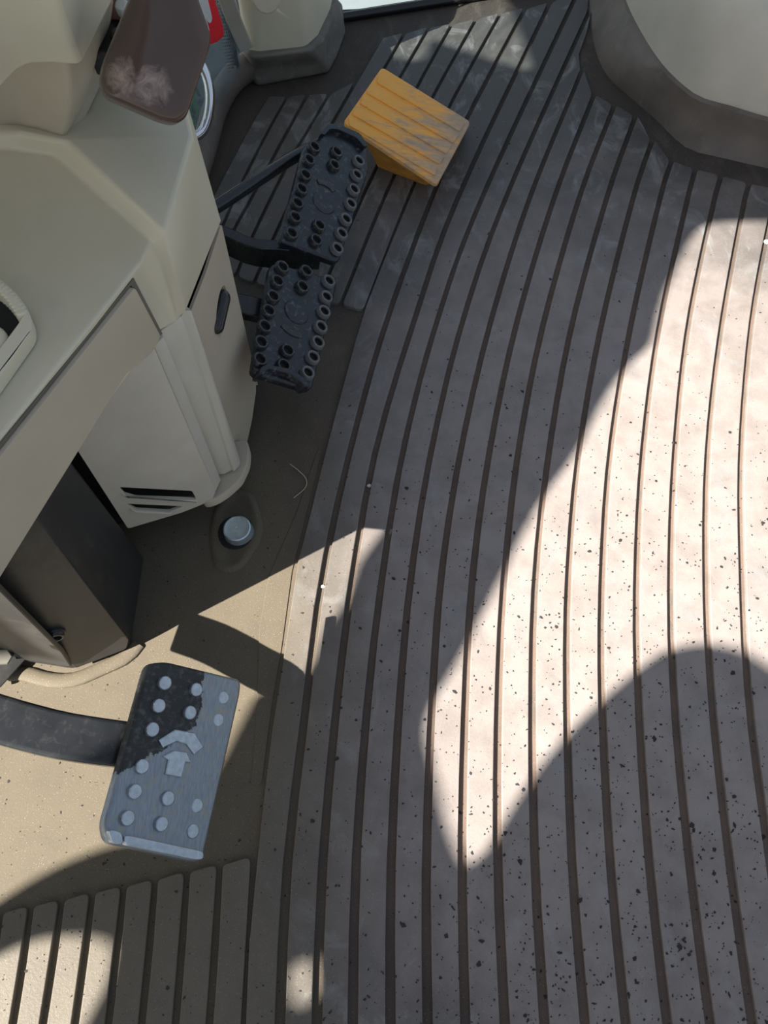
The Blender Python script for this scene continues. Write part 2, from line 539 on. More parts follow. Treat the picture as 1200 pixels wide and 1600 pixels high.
# dark right-hand edges of the ribs, surveyed top to bottom (grooves number upwards to the right)
G = {
 -8: [(446, 151), (420, 197), (371, 293), (340, 365)],
 -7: [(478, 147), (428, 238), (395, 300), (361, 361), (336, 416)],
 -6: [(512, 146), (483, 195), (444, 262), (390, 372), (366, 430)],
 -5: [(594, 58), (515, 195), (459, 300), (430, 359), (394, 441)],
 -4: [(630, 51), (547, 195), (495, 300), (428, 450)],
 -3: [(668, 42), (580, 195), (531, 300), (460, 458)],
 -2: [(704, 37), (650, 134), (567, 300), (494, 467)],
 -1: [(742, 29), (674, 150), (602, 298), (529, 475)],
 0: [(780, 20), (700, 165), (640, 297), (567, 484)],
 1: [(818, 12), (726, 184), (678, 290), (600, 500), (543, 700), (499, 900), (472, 1100), (442, 1350), (429, 1600), (424, 1750)],
 2: [(856, 4), (715, 300), (643, 500), (583, 700), (546, 900), (520, 1100), (497, 1350), (487, 1600), (484, 1750)],
 3: [(903, -20), (753, 300), (679, 500), (626, 700), (592, 900), (568, 1100), (549, 1350), (543, 1600), (543, 1750)],
 4: [(918, 16), (790, 300), (719, 500), (670, 700), (637, 900), (618, 1100), (604, 1350), (602, 1600), (604, 1750)],
 5: [(906, 109), (827, 300), (763, 500), (716, 700), (684, 900), (669, 1100), (659, 1350), (660, 1600), (664, 1750)],
 6: [(925, 147), (865, 300), (804, 500), (761, 700), (733, 900), (721, 1100), (715, 1350), (719, 1600), (726, 1750)],
 7: [(957, 163), (904, 300), (846, 500), (806, 700), (783, 900), (773, 1100), (771, 1350), (781, 1600), (790, 1750)],
 8: [(990, 180), (947, 300), (891, 500), (854, 700), (832, 900), (826, 1100), (829, 1350), (843, 1600), (855, 1750)],
 9: [(1016, 218), (988, 300), (937, 500), (901, 700), (883, 900), (880, 1100), (887, 1350), (906, 1600), (921, 1750)],
 10: [(1046, 250), (1030, 300), (983, 500), (950, 700), (936, 900), (935, 1100), (947, 1350), (970, 1600), (988, 1750)],
 11: [(1083, 263), (1073, 300), (1028, 500), (1001, 700), (990, 900), (992, 1100), (1008, 1350), (1035, 1600), (1056, 1750)],
 12: [(1123, 273), (1115, 300), (1073, 500), (1051, 700), (1043, 900), (1048, 1100), (1071, 1350), (1102, 1600), (1125, 1750)],
 13: [(1167, 285), (1162, 300), (1125, 500), (1102, 700), (1098, 900), (1107, 1100), (1134, 1350), (1168, 1600), (1193, 1750)],
 14: [(1211, 295), (1198, 350), (1171, 500), (1154, 700), (1155, 900), (1165, 1100), (1197, 1350), (1235, 1600), (1262, 1750)],
 15: [(1256, 303), (1219, 500), (1206, 700), (1211, 900), (1224, 1100), (1260, 1350), (1303, 1600), (1332, 1750)],
 16: [(1302, 312), (1268, 500), (1258, 700), (1267, 900), (1283, 1100), (1323, 1350), (1371, 1600), (1402, 1750)],
 17: [(1350, 322), (1318, 500), (1311, 700), (1323, 900), (1342, 1100), (1387, 1350), (1440, 1600), (1473, 1750)],
 18: [(1399, 332), (1369, 500), (1365, 700), (1380, 900), (1402, 1100), (1451, 1350), (1509, 1600), (1545, 1750)],
}
# left side of the strip that borders the smooth part of the mat
EDGE = [(575, 470), (548, 560), (510, 700), (483, 810), (463, 890), (447, 1007), (431, 1100), (413, 1243), (402, 1345), (389, 1480), (384, 1600), (380, 1750)]

def groove_w(i, p):
    if i < 1: return .0055
    return .0075 + .0022 * max(0, min(1, (.5 - p.y) / .6))

def add_rib(left, right, r0, r1, n=22, ends=None):
    """left/right: world polylines top->bottom at mat-top height"""
    L = smooth_path([Vector((a, b)) for a, b in left], n)
    R = smooth_path([Vector((a, b)) for a, b in right], n)
    poly = [tuple(p) for p in L] + [tuple(p) for p in reversed(R)]
    rad = [0.0] * len(poly)
    rad[0] = rad[2 * n - 1] = r0; rad[n - 1] = rad[n] = r1
    if ends: rad[0], rad[2 * n - 1], rad[n - 1], rad[n] = ends
    poly = rounded(poly, rad, 3)
    RIB_POLYS.append(poly)
    m = MB(); prism(m, poly, GROUND, -.001, RIBZ, .0009, 2)
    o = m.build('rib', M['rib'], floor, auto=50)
    return o

def shifted(i, pts):
    """right side of groove i: its dark edge moved by the groove width"""
    out = []
    w = [Vector(q) for q in gpx(pts)]
    for k, p in enumerate(w):
        t = (w[min(k + 1, len(w) - 1)] - w[max(k - 1, 0)]).normalized()
        out.append(tuple(p + Vector((-t.y, t.x)) * groove_w(i, p)))
    return out

TOPEND = {5: [(918, 50), (917, 62), (905, 82), (902, 96)], }
for i in range(-8, 18):
    a, b = G[i], G[i + 1]
    left = shifted(i, a); right = gpx(b)
    # rib between groove i and i+1: cut both sides to the same reach
    if i == 0:      # long strip: left side runs on along the smooth mat
        left = shifted(0, a)[:-1] + gpx(EDGE)
    if i == -6:     # starts level with the short neighbours
        right = gpx([(553, 128), (515, 195), (459, 300), (430, 359), (394, 441)])
    if i == 4:
        # wavy end beside the wheel-arch skirt
        right = gpx([(916, 52), (914, 66), (905, 82), (903, 98), (906, 109), (827, 300)] + b[2:])
    if i == 3:
        left = shifted(3, [(916, -46)] + a[1:])
    r1 = .008 if i < 0 else .0
    add_rib(left, right, .004, r1, 26 if i >= 0 else 10, ends=(.005, .008, r1, r1))
# leftmost short strip beside the console
add_rib(gpx([(420, 150), (392, 197), (345, 285), (312, 350)]), gpx(G[-8]), .004, .004, 8)

# ribs of the panel in front of the doorway (bottom left)
BR = [((44, 1415), (14, 1600)), ((92, 1405), (61, 1600)), ((140, 1394), (111, 1600)), ((189, 1384), (163, 1600)),
      ((238, 1373), (215, 1600)), ((288, 1361), (268, 1600)), ((339, 1350), (321, 1600)), ((392, 1338), (376, 1600))]
def ext(a, b, k=.75):
    return (b[0] + (b[0] - a[0]) * k, b[1] + (b[1] - a[1]) * k)
for k in range(-4, 8):
    if k >= 0: a, b = BR[k]
    else: a, b = (44 + 48 * k, 1415 - 10.5 * k), (14 + 48 * k - 2 * k, 1600)
    if k >= 1: la, lb = BR[k - 1]
    else: la, lb = (44 + 48 * (k - 1), 1415 - 10.5 * (k - 1)), (14 + 48 * (k - 1) - 2 * (k - 1), 1600)
    R = gpx([(a[0] - .5, a[1]), ((a[0] + b[0]) / 2, (a[1] + b[1]) / 2), b, ext(a, b)])
    sl = 12
    L = gpx([(la[0] + sl - 3, la[1] + 5 - 4), ((la[0] + lb[0]) / 2 + sl, (la[1] + lb[1]) / 2), (lb[0] + sl, lb[1]), tuple(Vector(ext(la, lb)) + Vector((sl, 0)))])
    add_rib(L, R, .004, .0, 8, ends=(.004, .007, 0, 0))

# thin raised border of the mat beside the first strip, and the pressed boss round the floor bolt
mb = MB(); bp = rounded(gpx([(462, 800), (495, 700), (503, 700), (476, 810), (456, 890), (440, 1007), (424, 1100), (408, 1225), (392, 1225), (401, 1090), (404, 985), (418, 900)]), .004, 2)
prism(mb, bp, GROUND, -.001, .0012, .0005, 1)
tag(mb.build('mat_border', M['bed'], floor))
mb = MB()
bo = rounded(GROUND.pts([(372, 762), (398, 772), (412, 820), (408, 846), (380, 888), (358, 897), (333, 885), (326, 840), (332, 798), (350, 772)]), .012, 4)
ring = []
for off, z in ((0, 0), (.003, .0035), (.007, .0045), (.011, .0025), (.016, .0012)):
    ring.append([GROUND.w(a, b, z) for a, b in offset(ccw(bo), off)])
mb.loft(ring, False, True)
mb.build('bolt_boss', M['bed'], floor, auto=60)

# upturned lip of the mat round the pedestal and along the front glass
mb = MB()
pth = smooth_path([P(u, v, .001) for u, v in ((-60, 1012), (5, 1050), (38, 1052), (75, 1062), (115, 1062), (160, 1044), (198, 1026), (216, 1006))], 20)
mb.tube(pth, .0085, 12, flat=.42)
mb.build('mat_lip', M['bed'], floor, auto=70)
mb = MB()
pth = smooth_path([P(405, 100, .02), P(388, 104, .025), P(362, 125, .025), P(338, 165, .022), P(322, 220, .02), P(300, 290, .02)], 22)
mb.tube(pth, .019, 12, flat=1.3)
mb.build('mat_lip', M['skirt'], floor, auto=70)

# ---- skirt of the mat rising to the seat-side base (top right)
foot = [(905, -60), (915, 0), (925, 60), (944, 112), (985, 152), (1025, 187), (1072, 232), (1130, 248), (1200, 264), (1300, 286), (1420, 312)]
midl = [(936, -60), (944, 10), (946, 66), (972, 112), (1008, 142), (1040, 166), (1082, 200), (1135, 212), (1200, 229), (1300, 250), (1420, 275)]
topl = [(950, -60), (966, -20), (982, 22), (1005, 66), (1032, 106), (1060, 135), (1092, 158), (1140, 172), (1200, 190), (1300, 212), (1420, 238)]
n = 40
Fp = smooth_path([P(u, v, .0) for u, v in foot], n)
Mp = smooth_path([P(u, v, .030) for u, v in midl], n)
Tp = smooth_path([P(u, v, .075) for u, v in topl], n)
rings = []
for a, b, c in zip(Fp, Mp, Tp):
    d = (c - a); d.z = 0
    back = Vector((.3, 1, 0)).normalized() * .03
    rings.append([a + Vector((0, 0, -.004)), a.lerp(b, .5) + Vector((0, 0, -.004)), b, b.lerp(c, .5) + Vector((0, 0, .004)), c, c + back, c + back + Vector((0, 0, -.08))])
mb = MB(); mb.loft(rings, True, True, True)
mb.build('mat_skirt', M['skirt'], floor, auto=60)

# ---- invented off-frame sheet, its gaps cut to shape the sun patches inside
MASKF = Frame(Vector((.2, .6, .2)) - SUND * 3.0, -SUND, (1, 0, 0))
def to_mask(p):
    q = p - MASKF.o
    return (q.dot(MASKF.x), q.dot(MASKF.y))
def opening(l, r=.02):
    return rounded([to_mask(P(u, v, z)) for u, v, z in [(a + (0,))[:3] if len(a) == 2 else a for a in l]], r, 4)
OPEN = [
 # broad patch on the ribs below the seat
 opening([(1100, 350), (1072, 395), (1038, 470), (1024, 540), (985, 572), (950, 622), (905, 712), (850, 782), (795, 892), (725, 1030), (668, 1118), (688, 1210), (712, 1300), (736, 1350),
          (770, 1320), (800, 1265), (850, 1190), (905, 1128), (955, 1080), (1005, 1038), (1045, 1012), (1100, 1000), (1165, 1010), (1240, 1060), (1330, 1100), (1420, 950), (1400, 600), (1330, 345)], .03),
 # foot of the console, clutch pedal and doorway
 opening([(-160, 1000), (60, 1005), (200, 1005), (300, 942), (420, 875), (560, 795), (640, 775), (602, 830), (566, 880), (548, 938), (520, 975), (500, 1030), (470, 1066), (400, 1082), (345, 1190), (280, 1300), (165, 1322), (95, 1350), (40, 1380), (-20, 1420), (-160, 1480)], .01),
 opening([(-160, 1560), (-40, 1520), (20, 1482), (70, 1462), (130, 1455), (175, 1462), (192, 1480), (180, 1530), (152, 1580), (120, 1650), (60, 1760), (-160, 1800)], .02),
 opening([(470, 1495), (492, 1495), (504, 1515), (504, 1545), (492, 1565), (472, 1560), (460, 1538)], .01),
 # far strip by the right-hand window
 opening([(575, 20), (560, 62), (566, 90), (625, 92), (668, 101), (676, 62), (720, 78), (770, 95), (838, 116), (822, 70), (800, 20), (770, -40), (600, -40)], .02),
]
cover_pts = [to_mask(Vector((x, y, z))) for x in (-.75, 1.45) for y in (-.55, 1.75) for z in (0, .6)]
x0, x1 = min(p[0] for p in cover_pts) - .1, max(p[0] for p in cover_pts) + .1
y0, y1 = min(p[1] for p in cover_pts) - .1, max(p[1] for p in cover_pts) + .1
mb = MB(); plate_holes(mb, [(x0, y0), (x1, y0), (x1, y1), (x0, y1)], OPEN, MASKF, -.004, 0)
tag(mb.build('sun_mask', M['mask_sheet']), 'invented off-frame sheet with gaps cut to shape the sun patches', kind='structure')

# ---- outside ground
mb = MB(); prism(mb, [(-14, -14), (14, -14), (14, 14), (-14, 14)], GROUND, -1.35, -1.25)
tag(mb.build('ground', M['concrete']), 'pale ground outside the cab', kind='structure')

# ---- right-hand window with its rubber gasket
wa, wb_ = P(505, 22, .008), P(560, 23, .008); wc = P(705, 0, .008)
WF = Frame(wb_, Vector((wc - wb_)).cross(Vector((0, 0, 1))), wc - wb_)
sgn = 1 if WF.w(0, .1).z > WF.w(0, 0).z else -1
glass_o = rounded([(-.075, .0), (1.0, .0), (1.0, .9 * sgn), (-.075, .9 * sgn)], .03, 6)
mb = MB(); prism(mb, glass_o, WF, -.004, 0.0)
win = tag(mb.build('window_1', M['glass']), 'clear right-hand cab window at the far edge of the floor', kind='structure')
mb = MB()
gp = [WF.w(a, b, 0) for a, b in ccw(glass_o)]
mb.tube(gp + [gp[0]], .008, 8)
mb.build('gasket', M['gasket'], win, auto=70)

# ---- front glass with printed dot border
ga, gb = P(374, 98, .05), P(336, 150, .05)
d = (gb - ga).normalized(); gb2 = ga + d * .26
FWF = Frame(ga, d.cross(Vector((0, 0, 1))), d)
sg = 1 if FWF.w(0, .1).z > FWF.w(0, 0).z else -1
mb = MB(); prism(mb, [(0, -.02 * sg), (.9, -.02 * sg), (.9, .9 * sg), (0, .9 * sg)], FWF, -.003, .001)
win2 = tag(mb.build('window_2', M['dirtyglass']), 'front cab glass beside the corner post', kind='structure')
mb = MB()
for r in range(7):
    for k in range(46):
        cx = .010 + r * .0052; cy = (.004 + k * .0052 + (.0026 if r % 2 else 0)) * sg
        rad = .0030 * (1 - r / 8.0)
        prism(mb, disc((cx, cy), rad, 8), FWF, .001, .0014)
prism(mb, [(0, -.01 * sg), (.009, -.01 * sg), (.009, .9 * sg), (0, .9 * sg)], FWF, .001, .0014)
tag(mb.build('frit', M['frit'], win2), kind='stuff')

# ================================================================== THINGS
# ---- steering console
con = empty('steering_console', (-.25, .45, .0), 'beige plastic steering console with angular dash and side covers', 'console')
v = {}
v['a'] = Vector((-.304, .192, .405)); v['b'] = P(223, 408, .405); v['c'] = P(237, 376, .405); v['d'] = P(257, 362, .419)
v['e'] = P(302, 212, .415); v['f'] = Vector((-.195, .70, .42)); v['g'] = Vector((-.62, .70, .44))
v['k1'] = P(84, 240, .425); v['k2'] = P(106, 224, .440); v['m1'] = P(18, 232, .428); v['m2'] = P(30, 209, .442)
v['n1'] = Vector((-.62, .53, .43)); v['n2'] = Vector((-.62, .56, .44)); v['h'] = Vector((-.62, .232, .42))
v['a1'] = Vector((-.304, .200, .388)); v['b1'] = P(212, 430, .392)
v['a0'] = Vector((-.304, .200, .318)); v['b0'] = P(250, 519, .316); v['c0'] = P(273, 503, .312); v['d0'] = P(291, 488, .312); v['e0'] = P(346, 348, .312)
v['f0'] = Vector((-.195, .70, .312)); v['g0'] = Vector((-.62, .70, .312)); v['h0'] = Vector((-.62, .24, .312)); v['h1'] = Vector((-.62, .24, .388))
keys = list(v)
F = ['a b c k1 m1 n1 h', 'c d k2 k1', 'k1 k2 m2 m1', 'm1 m2 n2 n1', 'd e f g n2 m2 k2', 'a1 b1 b a', 'a0 b0 b1 a1', 'b0 c0 c b b1', 'c0 d0 d c', 'd0 e0 e d',
     'e0 f0 f e', 'f0 g0 g f', 'g0 h0 h1 h n1 n2 g', 'h0 a0 a1 h1', 'h1 a1 a h', 'a0 h0 g0 f0 e0 d0 c0 b0']
mb = MB(); mb.add([v[k] for k in keys], [tuple(keys.index(q) for q in f.split()) for f in F])
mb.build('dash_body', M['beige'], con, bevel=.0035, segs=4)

# driver-facing dash panel set into the body
pa, pb = Vector((-.2, .442, 0)), Vector((-.292, .226, 0))
dd = (pb - pa).normalized(); nn = Vector((-dd.y, dd.x, 0))
if nn.x < 0: nn = -nn
PF = Frame(pa + nn * .006, nn, dd)
mb = MB()
prism(mb, rounded(PF.pts([(206, 447), (247, 524), (232, 551), (193, 582), (0, 892), (-28, 937), (-28, 741), (0, 705)]), .004, 3), PF, -.012, .003, .002, 2)
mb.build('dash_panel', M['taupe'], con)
mb = MB()
prism(mb, PF.pts([(210, 435), (255, 522), (248, 527), (206, 446), (0, 705), (-28, 741), (-28, 733), (0, 697)]), PF, -.012, -.0005)
mb.build('gap_shade', plain('shadow_gap_grey', (.13, .12, .095), .6, bmp=0), con)  # solid strip coloured dark to paint the shade in the panel recess

# front cover with two vent slots
ca, cb = P(200, 825, .065), P(337, 768, .065); ca.z = cb.z = 0
dd = (cb - ca).normalized(); nn = Vector((dd.y, -dd.x, 0))
CF = Frame(ca, nn, dd)
mb = MB()
slots = [rounded(CF.pts(l), .003, 3) for l in ([(186, 761), (300, 767), (307, 780), (214, 777), (196, 772)], [(197, 787), (286, 791), (266, 799), (214, 796)])]
outer = rounded(CF.pts([(200, 826), (284, 801), (312, 790), (331, 781), (337, 768), (240, 541), (228, 549), (150, 545), (95, 650), (122, 705)]), .004, 3)
plate_holes(mb, outer, slots, CF, -.003, 0)
mb.build('front_cover', M['greige'], con, bevel=.0012)
# thin rims on the lower edge of each slot
for l in ([(190, 770), (198, 776), (306, 783), (308, 780), (214, 777)], [(204, 794), (213, 800), (264, 803), (267, 799), (214, 796)]):
    mb = MB(); prism(mb, CF.pts(l), CF, -.002, .003, .001, 1); mb.build('slot_rim', M['greige'], con)

# side cover
sa, sb = Vector((-.193, .462, 0)), Vector((-.16, .59, 0))
dd = (sb - sa).normalized(); nn = Vector((dd.y, -dd.x, 0))
SF = Frame(sa, nn, dd)
mb = MB()
rec = disc(SF.pt(346, 487), .031, 22, .0105, 0)
ax = Vector(SF.pt(349, 447)) - Vector(SF.pt(342, 529))
rot = math.atan2(ax.y, ax.x) - math.pi / 2
rec = disc(SF.pt(346, 487), ax.length / 2, 22, .0135, rot)
outer = rounded(SF.pts([(298, 487), (322, 425), (346, 350), (362, 420), (380, 500), (400, 588), (400, 612), (394, 655), (386, 692), (375, 722)]), .003, 2)
plate_holes(mb, outer, [rec], SF, -.003, 0)
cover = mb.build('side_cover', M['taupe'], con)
mb = MB()
rr = [[SF.w(a, b, 0) for a, b in ccw(rec)]]
cx = Vector(SF.pt(346, 487))
for k, z in ((.92, -.005), (.7, -.010), (.35, -.013)):
    rr.append([SF.w(cx.x + (a - cx.x) * k, cx.y + (b - cx.y) * k, z) for a, b in ccw(rec)])
mb.loft(rr, False, True); mb.build('latch_recess', M['taupe'], cover, auto=70)
mb = MB()
p0, p1 = SF.pt(350, 466), SF.pt(340, 510)
a0, a1 = SF.w(*p0, -.002), SF.w(*p1, -.002)
ln = (a1 - a0).normalized(); r = .0088
pp = [a0 + ln * (-r * math.cos(t)) for t in (0, .5, 1.0, 1.5)] + [a1 + ln * (r * math.sin(t)) for t in (.1, .5, 1.0, 1.45)]
rrd = [max(.0004, r * math.sin(t)) for t in (0.05, .5, 1.0, 1.5)] + [max(.0004, r * math.cos(t)) for t in (.1, .5, 1.0, 1.5)]
mb.tube(pp, rrd, 14); tag(mb.build('latch', M['black'], cover, auto=80), 'black capsule latch')
# corner strip between both covers: groove, land and pale raised moulding
cols = [((240, 541, .316), (337, 768, .064)), ((256, 527, .314), (345, 750, .062)), ((260, 519, .313), (347, 744, .056)), ((266, 508, .312), (351, 741, .056)), ((283, 493, .312), (362, 735, .058)), ((287, 486, .316), (366, 737, .058)), ((297, 485, .315), (374, 728, .058)), ((300, 486, .312), (376, 721, .058))]
tops = [P(*a) for a, b in cols]; bots = [P(*b) for a, b in cols]
tops[2] = tops[2] + Vector((-.005, .002, 0)); bots[2] = bots[2] + Vector((-.005, .002, 0))
inn = Vector((-.03, .03, 0))
mb = MB()
rings = []
for k in range(9):
    t = k / 8
    rings.append([a.lerp(b, t) for a, b in zip(tops, bots)] + [tops[-1].lerp(bots[-1], t) + inn, tops[0].lerp(bots[0], t) + inn])
mb.loft(rings); mb.build('corner_strip', M['greige'], con, bevel=.0008)
mb = MB()
fl = Frame((0, 0, .05), (0, 0, 1))
prism(mb, rounded(fl.pts([(300, 750), (330, 700), (386, 688), (391, 704), (389, 726), (377, 752), (356, 771), (337, 783), (318, 788)]), .006, 3), fl, -.010, .004, .002, 2)
mb.build('cover_flange', M['taupe'], con)
mb = MB()
prism(mb, [(-.300, .402), (-.215, .452), (-.197, .50), (-.176, .588), (-.20, .68), (-.52, .68), (-.52, .402)], GROUND, .03, .311)
mb.build('core', M['core'], con)
# upper side skin behind the covers (continues the silhouette to the back)
mb = MB()
prism(mb, [(-.161, .590), (-.195, .70), (-.62, .70), (-.62, .69), (-.20, .69), (-.166, .588)], GROUND, .05, .312)
mb.build('rear_skin', M['taupe'], con)
# bezel with serrated wheel on the dash top
DF = frame3(v['a'], v['b'], v['k1'])
mb = MB()
arc_o = [(56, 512), (46, 492), (28, 470), (4, 450), (-30, 432), (-80, 420), (-150, 430)]
arc_i = [(43, 510), (35, 496), (20, 478), (-2, 461), (-34, 444), (-80, 434), (-140, 444)]
bo = rounded(DF.pts([(57, 532)] + arc_o + [(-210, 560), (-200, 700), (-120, 782), (-6, 622)]), .005, 3)
bi = rounded(DF.pts([(38, 520)] + arc_i + [(-190, 560), (-180, 680), (-118, 728), (-6, 580)]), .003, 3)
plate_holes(mb, bo, [bi], DF, -.002, .013)
mb.build('bezel', M['beige2'], con, bevel=.0012, segs=2)
mb = MB(); prism(mb, offset(ccw(bi), -.0015), DF, .0002, .002); mb.build('bezel_well', M['core'], con)
tp_ = smooth_path([Vector(DF.pt(*q)) for q in arc_i], 60)
mb = MB()
for k in range(0, 26):
    c_ = tp_[1 + k * 2]; t_ = (tp_[2 + k * 2] - tp_[k * 2]).normalized()
    prism(mb, disc((c_.x, c_.y), .0042, 10, .0024, math.atan2(t_.y, t_.x)), DF, .002, .0155, .002, 2)
mb.build('knurling', M['beige2'], con, auto=60)
mb = MB(); prism(mb, disc(Vector(DF.pt(-12, 540)), .0125, 24), DF, .001, .010, .004, 4); mb.build('push_button', M['beige2'], con)

# ---- steering column shroud (two overlapping shells)
colm = empty('steering_column', (-.30, .60, .43), 'beige two-piece steering column shroud rising from the console', 'shroud')
base = [P(u, w_, .432) for u, w_ in ((-80, 232), (0, 208), (28, 205), (60, 211), (92, 221), (101, 219), (126, 172), (152, 118), (172, 60))] + [Vector((-.30, .78, .432)), Vector((-.48, .76, .432)), Vector((-.50, .60, .432))]
lean = Vector((.046, -.037, .105))
rings = [[p - Vector((0, 0, .01)) for p in base], base]
for k in range(1, 6):
    t = k / 5
    bul = .006 * math.sin(t * math.pi)
    rings.append([p + lean * t + Vector((bul, -bul * .4, 0)) for p in base])
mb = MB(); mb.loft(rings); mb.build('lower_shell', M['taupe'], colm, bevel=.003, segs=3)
up0 = [P(u, w_, .528) for u, w_ in ((-90, 215), (0, 130), (26, 103), (44, 95), (80, 94), (121, 97), (128, 91), (150, 47), (173, 0), (192, -50))] + [Vector((-.22, .72, .528)), Vector((-.44, .70, .528)), Vector((-.46, .52, .528))]
l2 = Vector((.017, -.042, .07))
mb = MB()
mb.loft([[p + l2 * t + Vector((0, 0, .0)) for p in up0] for t in (-.06, 0, .33, .66, 1.0, 1.2)])
mb.build('upper_shell', M['beige2'], colm, bevel=.004, segs=4)

# ---- lever with worn brown knob
lev = empty('shuttle_lever', tuple(P(240, 90, .5)), 'blurred brown worn lever knob beside the steering column', 'lever')
cc = P(245, 80, .55)
nrm = (Vector((0, 0, H)) - cc).normalized() * .8 + Vector((.25, -.25, .35))
KF = Frame(cc, nrm, (1, 0, 0))
ko = rounded(KF.pts([(212, -30), (160, 96), (157, 122), (166, 148), (252, 189), (276, 194), (292, 184), (331, 70), (330, 45), (303, -30)]), [.006, .006, .005, .006, .006, .004, .006, .008, .008, .006], 4)
ko = ccw(ko)
kcx = sum(p[0] for p in ko) / len(ko); kcy = sum(p[1] for p in ko) / len(ko)
f1, f2 = Vector(KF.pt(240, -30)), Vector(KF.pt(214, 98))
fd = (f2 - f1).normalized(); fnl = Vector((fd.y, -fd.x))
if fnl.dot(Vector(KF.pt(165, 60)) - f1) < 0: fnl = -fnl
def kz(a, b, z):
    s_ = (Vector((a, b)) - f1).dot(fnl)
    return z - max(0, s_) * .8
rings = []
for k, z in ((.90, -.030), (.97, -.027), (1.0, -.020), (1.0, -.006), (.985, -.002), (.955, .0005), (.90, .002), (.75, .003), (.5, .004), (.25, .0045)):
    rings.append([KF.w(kcx + (a - kcx) * k, kcy + (b - kcy) * k, kz(kcx + (a - kcx) * k, kcy + (b - kcy) * k, z)) for a, b in ko])
mb = MB(); mb.loft(rings); mb.build('knob', M['knob'], lev, auto=60)
mb = MB(); mb.tube([KF.w(kcx - .01, kcy, -.02), P(205, 60, .49), P(185, 70, .46), P(172, 80, .44)], [.012, .011, .012, .014], 12); mb.build('stalk', M['black'], lev)
mb = MB(); mb.bar([P(166, 100, .47), P(178, 60, .47), P(192, 20, .47)], .022, .02); mb.build('bracket', M['black'], lev, bevel=.002)
mb = MB(); mb.bar([P(172, 14, .49), P(184, -20, .49)], .018, .02); mb.build('boot', plain('reddish_rubber', (.20, .10, .075), .6), lev, bevel=.003)
mb = MB(); prism(mb, disc((0, 0), .0055, 16), Frame(P(192, 12, .50), (0, -.3, 1)), -.004, .004, .002, 2); mb.build('indicator', M['white'], lev)

# ---- dark pedestal under the dash
ped = empty('pedestal', (-.32, .4, 0), 'dark grey steel pedestal standing on the floor under the dash', 'pedestal')
A, B, C = P(206, 1012), P(116, 1047), P(36, 1034)
mb = MB()
pl0 = [A, B, C, Vector((-.60, .27, 0)), Vector((-.60, .372, 0)), Vector((-.288, .372, 0))]
mb.loft([pl0, [p + Vector((-.012, .006, .306)) for p in pl0]])
mb.build('body', M['blackbox'], ped, bevel=.006, segs=3)
n1 = Vector(((A - B).y, -(A - B).x, 0))
if n1.y > 0: n1 = -n1
F1 = Frame(B, n1, A - B)
mb = MB(); prism(mb, rounded(F1.pts([(117, 1040), (196, 1010), (200, 996), (56, 806), (-120, 790), (-10, 910)]), .004, 3), F1, -.002, .0035, .001, 1)
fp = mb.build('front_plate', M['blackbox'], ped)
n2 = Vector(((B - C).y, -(B - C).x, 0))
if n2.y > 0: n2 = -n2
F2 = Frame(C, n2, B - C)
mb = MB(); prism(mb, F2.pts([(40, 1028), (112, 1038), (98, 1016), (0, 917), (-120, 800), (-120, 900)]), F2, -.002, .0025, .001, 1)
mb.build('side_plate', M['blackbox'], ped)
c_ = F1.pt(84, 984)
mb = MB(); prism(mb, disc(c_, .0105, 24), F1, .003, .0065, .001, 1)
bt = mb.build('bolt', M['blackbox'], ped)
mb = MB(); ring_stud(mb, c_, F1, .0075, .004, 20, .0062); mb.build('bolt_socket', M['black'], bt)
mb = MB(); mb.bar([P(-60, 985, .03), P(-10, 1008, .025), P(32, 1040, .01)], .06, .006); mb.build('foot_plate', M['blackbox'], ped, bevel=.001)
mb = MB(); prism(mb, disc((0, 0), .010, 6), Frame(P(6, 1024, .034), (.3, -.5, .9)), -.004, .008, .001, 1); mb.build('nut', plain('dull_steel', (.16, .155, .13), .5, .5), ped)

# ---- floor bolt
bc = P(374, 833)
fb = empty('floor_bolt', tuple(bc), 'shiny round zinc bolt head sticking up from the mat below the console', 'bolt')
FBF = Frame(bc, (-.03, -.03, 1))
mb = MB()
for_r = [(.0185, 0), (.0185, .003), (.0172, .005), (.0172, .0125), (.0168, .0145), (.0152, .0155), (.0136, .0150), (.0020, .0152), (.0015, .0145)]
mb.loft([[FBF.w(a * math.cos(2 * math.pi * k / 28), a * math.sin(2 * math.pi * k / 28), b) for k in range(28)] for a, b in for_r])
mb.build('head', M['zinc'], fb, auto=40)
mb = MB(); prism(mb, disc((-.004, 0), .0225, 24), FBF, .001, .0035, .001, 1); mb.build('washer', M['core'], fb)

